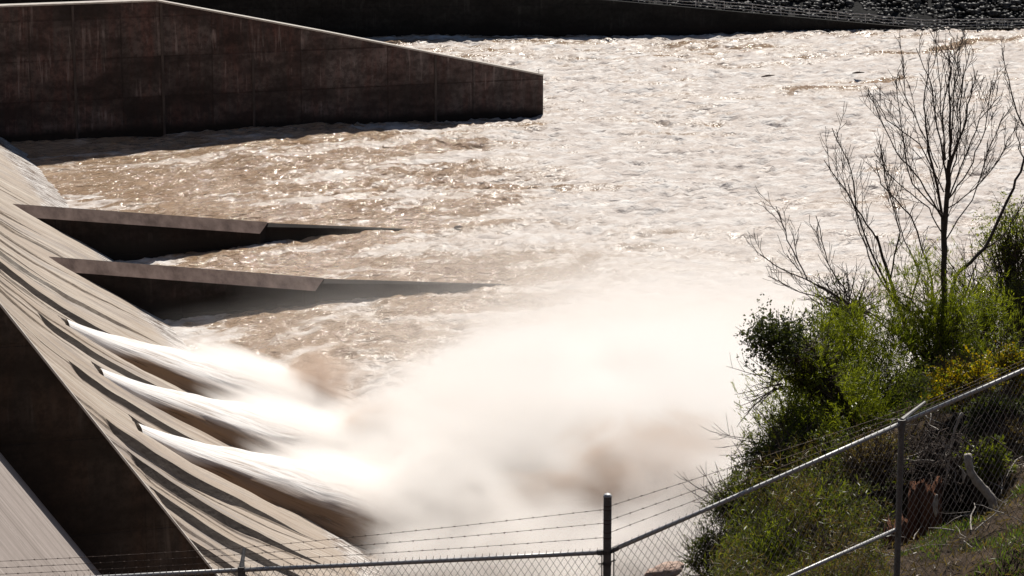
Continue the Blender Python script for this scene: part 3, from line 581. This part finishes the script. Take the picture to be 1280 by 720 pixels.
arc_twigs(1060, 400, 35.8, 46, 20, 170, .8, label='dense brown leafless shrub behind the broom', rr=.008)
arc_twigs(1262, 400, 37.2, 46, 40, 150, 1.3, label='brown leafless shrub at the right edge of the picture', rr=.008)
arc_twigs(1215, 370, 37.4, 26, 50, 140, .9, label='thin leafless shrub just right of the tall bare tree trunk', rr=.006)
# ------------------------------------------------------------------ bare trees
def branch(mb, p, dv, l_, r, depth, up=.20, wob=.10):
    n = 6; pts = [p.copy()]; q = p.copy(); v = dv.copy(); rs_ = [r]
    kids = []
    for k in range(n):
        v = (v+Vector((random.gauss(0, wob), random.gauss(0, wob), random.gauss(0, wob*.6)+up*.35))).normalized(); q = q+v*l_/n; pts.append(q.copy()); rs_.append(max(r*(1-.72*(k+1)/n), .003))
        if depth > 0 and k >= 1: kids.append((q.copy(), v.copy(), rs_[-1], (k+1)/n))
    mb.tube(pts, rs_, 7 if r > .015 else 4, False)
    for (q, v, r2, f) in kids:
        for _ in range(1 if depth < 2 else random.choice((1, 1, 2))):
            side = Vector(rand_dirs(1, 0)[0]); side = (side-v*side.dot(v)).normalized(); nv = (v*random.uniform(.75, 1.1)+side*random.uniform(.45, .8)+Vector((0, 0, .15))).normalized()
            branch(mb, q, nv, l_*random.uniform(.38, .6)*(1.15-.4*f), max(r2*.5, .0032), depth-1, up, wob)
def limb(mb, uvs, d0, d1, r0, r1, depth, l_):     # a main limb through given places, with side branches
    n = len(uvs); pts = [at(u, v, d0+(d1-d0)*i/(n-1)) for i, (u, v) in enumerate(uvs)]
    fine = []; 
    for i in range(n-1):
        for k in range(4): fine.append(pts[i].lerp(pts[i+1], k/4)+Vector((random.gauss(0, .008), random.gauss(0, .008), 0)))
    fine.append(pts[-1]); m = len(fine); rs_ = [r0+(r1-r0)*i/(m-1) for i in range(m)]; mb.tube(fine, rs_, 8, False)
    for i in range(2, m-1):
        v = (fine[i+1]-fine[i]).normalized(); side = Vector(rand_dirs(1, 0)[0]); side = (side-v*side.dot(v)).normalized()
        if depth >= 0 and random.random() < .72: branch(mb, fine[i], (v+side*random.uniform(.45, .8)+Vector((0, 0, .2))).normalized(), l_*random.uniform(.5, 1)*(1.1-.5*i/m), max(rs_[i]*.38, .0045), depth)
tr = empty('bare_tree', at(1178, 470, 34), 'tall leafless tree with many upright branches rising from the green shrubs', 'tree', 'leafless trees on the bank')
mb = MB(); limb(mb, [(1178, 480), (1180, 400), (1180, 330), (1182, 260), (1187, 200)], 34, 34, .048, .028, -1, .4); adopt(mb.build('trunk', mBark, None, True), tr)
mb = MB()
for uvs, r0, l_ in (([(1180, 330), (1176, 250), (1160, 190), (1156, 130), (1162, 60)], .045, .7), ([(1187, 205), (1188, 150), (1187, 100), (1189, 48)], .04, .55), ([(1188, 200), (1204, 165), (1212, 120), (1222, 88)], .028, .5),
               ([(1184, 220), (1172, 160), (1165, 110), (1145, 60)], .025, .5), ([(1185, 250), (1205, 200), (1225, 150), (1250, 120)], .022, .5), ([(1186, 215), (1200, 170), (1203, 100), (1213, 60)], .026, .45),
               ([(1183, 240), (1180, 190), (1176, 130), (1170, 50)], .02, .5), ([(1186, 230), (1196, 190), (1198, 140), (1205, 80)], .02, .5), ([(1187, 190), (1192, 140), (1195, 90), (1200, 55)], .016, .45), ([(1184, 250), (1210, 215), (1232, 165), (1240, 100)], .02, .55), ([(1178, 270), (1140, 230), (1128, 180), (1120, 100)], .02, .5), ([(1172, 210), (1150, 160), (1132, 120), (1128, 70)], .016, .45), ([(1182, 300), (1160, 260), (1130, 235), (1095, 200)], .018, .5), ([(1186, 260), (1220, 235), (1250, 200), (1262, 170)], .016, .5),
               ([(1182, 280), (1150, 225), (1120, 190), (1085, 110)], .024, .55), ([(1180, 240), (1150, 180), (1110, 150), (1090, 120)], .018, .45), ([(1182, 300), (1215, 250), (1235, 190), (1256, 140)], .018, .45), ([(1181, 200), (1178, 140), (1190, 80), (1175, 62)], .022, .4)):
    limb(mb, uvs, 34, 34+random.uniform(-.5, .5), r0*.5, .0045, 1, l_*1.2)
adopt(mb.build('branches', mBark, None, True), tr)
tr = empty('bare_tree', at(1150, 450, 34.6), 'leafless tree leaning left over the water with long thin branches', 'tree', 'leafless trees on the bank')
mb = MB(); limb(mb, [(1150, 460), (1130, 400), (1112, 350), (1096, 295)], 34.6, 34.6, .034, .016, -1, .4); adopt(mb.build('trunk', mBark, None, True), tr)
mb = MB()
for uvs, r0, l_ in (([(1130, 400), (1100, 340), (1065, 250), (1030, 200)], .03, .6), ([(1112, 350), (1125, 290), (1110, 240), (1100, 180)], .02, .5), ([(1140, 430), (1080, 390), (1030, 360), (975, 335), (950, 318)], .022, .55),
               ([(1096, 300), (1070, 260), (1066, 215), (1040, 160)], .02, .5), ([(1080, 392), (1010, 350), (985, 300), (970, 258)], .018, .5), ([(1130, 400), (1150, 340), (1130, 300), (1105, 215)], .02, .5), ([(1120, 380), (1090, 330), (1075, 290), (1060, 230)], .02, .55), ([(1100, 400), (1060, 370), (1035, 330), (1020, 270)], .018, .55), ([(1140, 430), (1110, 400), (1070, 385), (1030, 370)], .016, .5), ([(1090, 395), (1040, 375), (1000, 365), (960, 345)], .016, .45), ([(1170, 440), (1165, 350), (1140, 270), (1100, 230), (1095, 200)], .025, .5)):
    limb(mb, uvs, 34.6, 34.6+random.uniform(-.5, .5), r0*.6, .005, 1, l_*1.25)
adopt(mb.build('branches', mBark, None, True), tr)
tr = empty('bare_tree', at(1200, 440, 35), 'leafless curved branch tree leaning right out of the picture', 'tree', 'leafless trees on the bank')
mb = MB(); limb(mb, [(1180, 410), (1195, 345), (1232, 310), (1258, 255), (1275, 215), (1300, 120)], 35, 35.5, .03, .012, -1, .4); adopt(mb.build('trunk', mBark, None, True), tr)
mb = MB()
for uvs, r0, l_ in (([(1232, 310), (1250, 300), (1290, 240)], .012, .4), ([(1300, 190), (1275, 150), (1262, 110), (1252, 60)], .014, .4), ([(1300, 260), (1280, 200), (1268, 160)], .012, .4)): limb(mb, uvs, 35.2, 35.4, r0, .004, 1, l_)
adopt(mb.build('branches', mBark, None, True), tr)
# ------------------------------------------------------------------ dead wood, roots and rocks in the hollow
g = []
mb = MB()
def ragged(mb, u0, u1, v0, v1, d, n=9, seed=1):   # an upright splintered slab of a stump
    r = random.Random(seed); cen = at((u0+u1)/2, v1, d); R_ = (u1-u0)/2*d/F_PX; top_ = at((u0+u1)/2, v0, d).z; bot = at(u0, v1+40, d).z; m = 22
    rings = []
    for j in range(10):
        f = j/9; z = bot+(top_-bot)*f; ring = []
        for k in range(m):
            a = 2*math.pi*k/m; rr = R_*(1.12-.16*f)*(1+.14*math.sin(k*2.7+seed)+.06*math.sin(k*5+f*3)); zz = z+(r.uniform(-.12, .10) if j == 9 else 0)
            ring.append(cen+cR*math.cos(a)*rr+cH*math.sin(a)*rr+Vector((0, 0, zz-cen.z)))
        rings.append(ring)
    b = len(mb.v); 
    for ring in rings: mb.v += [tuple(p) for p in ring]
    for j in range(9):
        for k in range(m): mb.f.append((b+j*m+k, b+j*m+(k+1) % m, b+(j+1)*m+(k+1) % m, b+(j+1)*m+k))
    mb.v.append(tuple(cen+Vector((0, 0, top_-.15-cen.z)))); c = len(mb.v)-1
    for k in range(m): mb.f.append((b+9*m+k, b+9*m+(k+1) % m, c))
ragged(mb, 1132, 1172, 606, 720, 28.4, seed=2)
o = tag(mb.build('tree_stump', mRed, None, True), 'reddish rotten split stump standing behind the fence post', 'stump')
mb = MB(); ragged(mb, 1104, 1132, 655, 720, 28.1, seed=5)
tag(mb.build('tree_stump', mRed, None, True), 'short broken reddish stump left of the taller split one', 'stump')
rt = empty('upturned_roots', at(1180, 590, 29), 'dark tangle of upturned roots overhanging the hollow behind the fence post', 'roots')
mb = MB(); mb2 = MB()
for i in range(330):
    u = random.gauss(1178, 27); v = random.gauss(572, 24)-(u-1178)*.05; u = min(u, 1238); p = at(u, v, 29+random.uniform(-.5, .7)); dv = Vector(rand_dirs(1, -.2)[0]); pts = []; l_ = random.uniform(.15, .5)
    for k in range(6): pts.append(p.copy()); dv = (dv+Vector((random.gauss(0, .35), random.gauss(0, .35), random.gauss(-.08, .3)))).normalized(); p = p+dv*l_/5
    r = random.uniform(.003, .010); (mb2 if i % 12 == 0 else mb).tube(pts, [r*(1-.12*k) for k in range(6)], 4, False)
mRoot = M_simple('dark_root', (.02, .014, .011), (.085, .06, .048), 20, .9, .2)
adopt(mb.build('tangled_roots', mRoot), rt); adopt(mb2.build('pale_roots', mPale), rt)['kind'] = 'stuff'
# dark earth core behind the roots, overhanging the hollow
bm = bmesh.new(); bmesh.ops.create_icosphere(bm, subdivisions=4, radius=1); rr_ = random.Random(4)
from mathutils import noise as mn
for q in bm.verts: q.co *= 1+.28*mn.noise(q.co*2.3)+.14*mn.noise(q.co*6)
me = bpy.data.meshes.new('earth_clod'); bm.to_mesh(me); bm.free(); o = link('earth_clod', me, M_simple('dark_earth', (.012, .009, .007), (.05, .035, .025), 9, .95, .1, bump=1, bd=.05)); c = at(1192, 588, 29.8); o.location = c-rt.location; o.parent = rt; o.scale = (.42, .5, .33)
mb = MB()
def stick(name, uvs, d, rs_, label, mat, cat, n=10):
    mb = MB(); pts = [at(u, v, d) for u, v in uvs]; fine = []
    for i in range(len(pts)-1):
        for k in range(4): fine.append(pts[i].lerp(pts[i+1], k/4)+Vector((random.gauss(0, rs_[0]*.12), 0, random.gauss(0, rs_[0]*.12))))
    fine.append(pts[-1]); m = len(fine); mb.tube(fine, [np.interp(i/(m-1), [0, .5, 1], [rs_[0], rs_[len(rs_)//2], rs_[-1]])*random.uniform(.88, 1.12) for i in range(m)], n); return tag(mb.build(name, mat, None, True), label, cat)
stick('dead_branch', [(1209, 568), (1213, 588), (1224, 604), (1238, 621), (1246, 643), (1242, 662), (1231, 677), (1234, 702)], 27.9, [.040, .046, .028], 'thick pale dead branch bending down beside the dark hollow', mPale, 'branch')
stick('dead_branch', [(1202, 516), (1194, 535), (1189, 560), (1184, 590), (1178, 620)], 28.7, [.014, .013, .006], 'thin white stick standing above the upturned roots', mPale, 'branch')
stick('dead_branch', [(1260, 648), (1225, 668), (1195, 688)], 28.2, [.02, .026, .03], 'fallen dark brown branch lying across the grass edge', mTwig, 'branch')
stick('dead_branch', [(1202, 584), (1205, 594), (1204, 604)], 28.5, [.004, .02, .006], 'short pale broken root end beside the thick dead branch', mPale, 'branch')
stick('dead_branch', [(1171, 618), (1169, 630), (1170, 646)], 28.05, [.012, .035, .010], 'pale peeling bark piece on the right side of the split stump', mPale, 'branch')
mLich = NT('lichened_stone'); a = mLich.noise(mLich.map(), 6, 8, .7); mLich.bump(a, .8, .04); mLich = mLich.base(mLich.ramp(a, [(.35, (.07, .05, .035)), (.5, (.20, .17, .12)), (.62, (.42, .40, .34))]), .95, .1)
def rock(u, v, d, s, label, mat, seed, sc=(1, 1, .7)):
    bm = bmesh.new(); bmesh.ops.create_icosphere(bm, subdivisions=4, radius=1)
    for q in bm.verts:
        n_ = q.co.copy(); q.co *= 1+.35*mn.noise(n_*1.3+Vector((seed, 0, 0)))+.12*mn.noise(n_*4+Vector((seed, 2, 0)))
    me = bpy.data.meshes.new('rock'); bm.to_mesh(me); bm.free(); o = link('rock', me, mat); o.location = at(u, v, d); o.scale = (s*sc[0], s*sc[1], s*sc[2]); o.rotation_euler = (0, .2, seed)
    return tag(o, label, 'rock')
rock(1217, 680, 28.2, .14, 'pale lichened rock at the foot of the thick dead branch', mLich, 1.0, (1.2, 1, .8))
rock(1178, 700, 27.9, .16, 'mossy flat rock at the bottom right of the red stump', mLich, 2.3, (1.5, 1, .5))
rock(1160, 716, 27.7, .12, 'low grey rock cut by the bottom edge under the red stump', mLich, 4.1, (1.5, 1, .5))
rock(1238, 700, 28.0, .10, 'small pale rock half buried in the grass', mLich, 5.7)
rock(828, 716, 27.5, .13, 'pinkish tan rock at the bottom edge beside the corner post', M_simple('pink_rock', (.42, .28, .22), (.58, .44, .36), 5, .9), 3.3, (1.7, 1, .7))
mb = MB()
for i in range(130):
    r0, d0 = random.uniform(3.4, 7.2), random.uniform(26.6, 31.5); p = loc(r0, d0, float(near_z(r0, d0))+random.uniform(.01, .12)); a = random.uniform(0, 6.28); dv = Vector((math.cos(a), math.sin(a), random.uniform(-.1, .35))); l_ = random.uniform(.15, .7); pts = []
    for k in range(5): pts.append(p.copy()); dv = (dv+Vector((random.gauss(0, .2), random.gauss(0, .2), random.gauss(0, .15)))).normalized(); p = p+dv*l_/4
    r = random.uniform(.003, .011); mb.tube(pts, [r*(1-.15*k) for k in range(5)], 4, False)
setting(mb.build('dead_brush', mPale), 'stuff', 'tangle of pale dead twigs strewn over the bank around the hollow')
# grass on the ledge
n = 80000; r_ = RNG.uniform(3.6, 8.5, n); d_ = RNG.uniform(25.2, 35, n); pat = sample(TN, r_*9, d_*9); keep = (pat > -.5) & ((r_-4.2)*.9+.25*pat > 0); r_, d_ = r_[keep], d_[keep]; z_ = near_z(r_, d_)
P = np.stack([cR.x*r_+cH.x*d_, cR.y*r_+cH.y*d_, z_-.01], 1); Dv = rand_dirs(len(P), 1.6)
setting(link('grass', leaves_mesh('grass', P, Dv, .075, .010), L['grass']), 'stuff', 'short green grass and weeds on the bank by the fence')
n = 26000; r_ = RNG.uniform(1.0, 8.5, n); d_ = RNG.uniform(25.5, 34, n); P = np.stack([cR.x*r_+cH.x*d_, cR.y*r_+cH.y*d_, near_z(r_, d_)+.01], 1)
setting(link('leaf_litter', leaves_mesh('leaf_litter', P, rand_dirs(n, .15), .10, .013), L['dry']), 'stuff', 'dry brown leaf litter and broken twigs on the bank')
# ------------------------------------------------------------------ fence
mGal = NT('galvanised_steel'); a = mGal.noise(mGal.map(), 40, 4, .6); b = mGal.noise(mGal.map(), 6, 3); mGal.b.inputs['Metallic'].default_value = .15; mGal = mGal.base(mGal.mix(b, mGal.ramp(a, [(.3, (.42, .41, .40)), (.7, (.58, .57, .56))]), (.5, .49, .48)), mGal.ramp(a, [(.3, .38), (.7, .55)]), .5)
mPost = M_simple('dull_post_steel', (.12, .112, .105), (.22, .21, .20), 18, .6, .4, metal=.2)
mWire = M_simple('fence_wire', (.20, .19, .185), (.34, .33, .32), 30, .5, .5, metal=.5)
mRust = M_simple('rusty_barbed_wire', (.06, .042, .035), (.14, .10, .08), 30, .7, .3, metal=.3)
dc = 24.3; corner_t = at(760, 690, dc)
fence = empty('chain_link_fence', loc(to_rd(corner_t)[0], dc, corner_t.z-1.85), 'grey chain link fence with barbed wire crossing the bottom of the picture', 'fence')
Z = Vector((0, 0, 1))
Lp = at(302, 712.5, 25.6); Rp = at(1127, 529, 25.4)                   # rail height at the neighbouring posts
LL = Lp+(Lp-corner_t); RR = Rp+(Rp-corner_t)*.98
def part(name, mb, mat, **k): return mb.build(name, mat, fence, **k)
ct = at(759.5, 621, dc); mb = MB(); base_ = Vector((ct.x, ct.y, corner_t.z-1.9)); mb.tube([base_, ct], .037, 16); p = part('post', mb, mPost, smooth=False)
mb = MB(); mb.tube([ct+Z*.002, ct+Z*.012, ct+Z*.026, ct+Z*.034], [.041, .040, .030, .012], 16); adopt(mb.build('post_cap', mGal), fence)
def line_post(P, armdir, arm):
    mb = MB(); mb.tube([P-Z*1.95, P-Z*.0], .030, 14); part('post', mb, mPost)
    mb = MB(); mb.tube([P-Z*.05, P+Z*.03], [.036, .036], 14); mb.tube([P+Z*.02, P+Z*.05+armdir*.04, P+armdir*arm*.5+Z*arm*.42, P+armdir*arm+Z*arm*.85], [.030, .020, .016, .012], 8); part('barb_arm', mb, mPost)
    mb = MB(); mb.tube([P+Vector(cR)*-.05+Z*.0, P+Vector(cR)*.05+Z*.03], .032, 12); part('rail_loop', mb, mPost)
outw = (cR*.55+cH*.8).normalized()
def armtip(P, uv, d): return at(uv[0], uv[1], d)
# left line post: arm leans away, right post: arm leans up and outwards
for P, tip in ((Lp, at(305.5, 685, 25.75)), (Rp, at(1156, 503, 25.9))):
    mb = MB(); mb.tube([P-Z*1.95, P+Z*.01], .030, 14); part('post', mb, mPost)
    mb = MB(); mb.tube([P-Z*.06, P+Z*.035], [.037, .037], 14); mb.tube([P+Z*.02, P.lerp(tip, .3)+Z*.02, tip], [.032, .022, .015], 8); part('barb_arm', mb, mPost)
for P in (LL, RR):
    mb = MB(); mb.tube([P-Z*1.95, P+Z*.01], .030, 14); part('post', mb, mPost)
def panel(P, Q, h, n, term_p=0, term_q=0):   # rail, mesh fabric
    d = (Q-P); Lh = math.hypot(d.x, d.y); u = d
    a = P+u*(term_p/Lh); b = Q-u*(term_q/Lh)
    mb = MB(); mb.tube([a, a.lerp(b, .33)-Z*.004, a.lerp(b, .66)-Z*.004, b], .0215, 12); part('top_rail', mb, mGal, smooth=True)
    side = Vector((d.y, -d.x, 0)).normalized()*(.026 if cH.dot(Vector((d.y, -d.x, 0))) < 0 else -.026)
    mb = MB(); sp = .071; W = (b-a).length; k = 0
    wbase = a+side; ex = (b-a).normalized(); t_ = -h
    def seg(x0, z0, x1, z1, w):
        p0 = wbase+ex*x0+Z*z0; p1 = wbase+ex*x1+Z*z1; mb.tube([p0+side*w, p1+side*w], .0024, 3, False)
    x = -h*.71
    while x < W+h*.71:
        for sg, w_ in ((1, .05), (-1, -.05)):
            x0, z0 = x, .028; x1, z1 = x+sg*h*.71, -h
            # clip to panel width
            if x0 < 0 and x1 < 0 or x0 > W and x1 > W: continue
            def cl(xc, x0, z0, x1, z1): f = (xc-x0)/(x1-x0); return xc, z0+f*(z1-z0)
            if x0 < 0: x0, z0 = cl(0, x0, z0, x1, z1)
            if x0 > W: x0, z0 = cl(W, x0, z0, x1, z1)
            if x1 < 0: x1, z1 = cl(0, x0, z0, x1, z1)
            if x1 > W: x1, z1 = cl(W, x0, z0, x1, z1)
            seg(x0, z0, x1, z1, w_)
        if 0 <= x <= W: p0 = wbase+ex*x+Z*.02; mb.tube([p0, p0+Z*.032+ex*.006], .0024, 4, False)
        x += sp
    part('wire_mesh', mb, mWire)
panel(LL, Lp, 1.75, 0); panel(Lp, corner_t, 1.75, 0, 0, .05); panel(corner_t, Rp, 1.75, 0, .05, 0); panel(Rp, RR, 1.75, 0)
mb = MB(); m1 = at(985, 722, 24.95); m2 = at(1120, 662, 25.4); e_ = (m2-m1); mb.tube([m1-e_*.9, m2], .019, 12); part('middle_rail', mb, mGal, smooth=True)
for sg, tgt in ((-1, Lp), (1, Rp)):
    dr = (tgt-corner_t).normalized(); q = corner_t+dr*.06
    mb = MB(); mb.tube([q+Z*.03-cH*.03, q-Z*1.8-cH*.03], .0055, 6); part('tension_bar', mb, mPost)
    for zz in (-.11, -.62, -1.1):
        mb = MB(); c0 = Vector((ct.x, ct.y, corner_t.z+zz)); mb.tube([c0, c0+dr*.085], .0075, 6); mb.tube([c0-Z*.014, c0+Z*.014], .0405, 16); part('tension_band', mb, mPost)
    mb = MB(); mb.tube([corner_t+dr*.03, corner_t+dr*.10], .027, 12); mb.tube([Vector((ct.x, ct.y, corner_t.z-.014)), Vector((ct.x, ct.y, corner_t.z+.014))], .0405, 16); part('rail_cup', mb, mPost)
def barbed(P, Q, sag=.012):
    mb = MB(); n = 16; pts = [P.lerp(Q, i/n)-Z*(sag*math.sin(math.pi*i/n)) for i in range(n+1)]; mb.tube(pts, .0026, 4, False)
    Ls = (Q-P).length; x = random.uniform(.03, .1)
    while x < Ls-.02:
        c = P.lerp(Q, x/Ls)-Z*(sag*math.sin(math.pi*x/Ls)); t_ = (Q-P).normalized()
        for k in range(4):
            v = (Vector(rand_dirs(1, 0)[0])+t_*random.uniform(-.2, .2)).normalized(); mb.tube([c, c+v*.016], [.0018, .0009], 3, False)
        mb.tube([c-t_*.008, c+t_*.008], .0048, 5); x += .135
    part('barbed_wire', mb, mRust)
ltip = at(305.5, 686, 25.75)
for k, (vl, vr, fr) in enumerate(((637, 632, 1.0), (654, 649.5, .68), (672, 665, .36))):
    a = at(755, vl, dc); p_l = Lp.lerp(ltip, fr)+Z*.012
    barbed(a, p_l); d_ = p_l-a; barbed(p_l, LL+(ltip-Lp)*fr+Z*(.012+.07*0))
    a2 = at(764, vr, dc); tip = Rp.lerp(at(1156, 503, 25.9), fr); barbed(a2, tip); barbed(tip, RR+(at(1156, 503, 25.9)-Rp)*fr)
    for u_, v_ in ((760, vl), (760, vr)):
        mb = MB(); c0 = at(u_, v_, dc); mb.tube([Vector((ct.x, ct.y, c0.z-.004)), Vector((ct.x, ct.y, c0.z+.004))], .0395, 14)
        part('wire_tie', mb, mRust)
# ------------------------------------------------------------------ driftwood
for (u, v, l_, an, lb) in ((960, 95, 2.2, .1, 'dark driftwood log floating by itself in the upper right of the river'), (1073, 91, 1.8, -.3, 'small driftwood log floating near the top of the tall bare tree'), (573, 284, 1.0, -.2, 'tiny driftwood stick right of the farther pier tip')):
    r_ = ray(u, v); p = EYE+r_*((.62-CAM_H)/r_.z); mb = MB(); t_ = Vector((math.cos(an), math.sin(an), .06)); mb.tube([p-t_*l_/2, p-t_*l_*.1+Z*.06, p+t_*l_/2], [.07, .16, .05], 8); mb.tube([p, p+Vector((.3, .1, .35))], [.05, .015], 6)
    tag(mb.build('driftwood', mTwig, None, True), lb, 'driftwood')
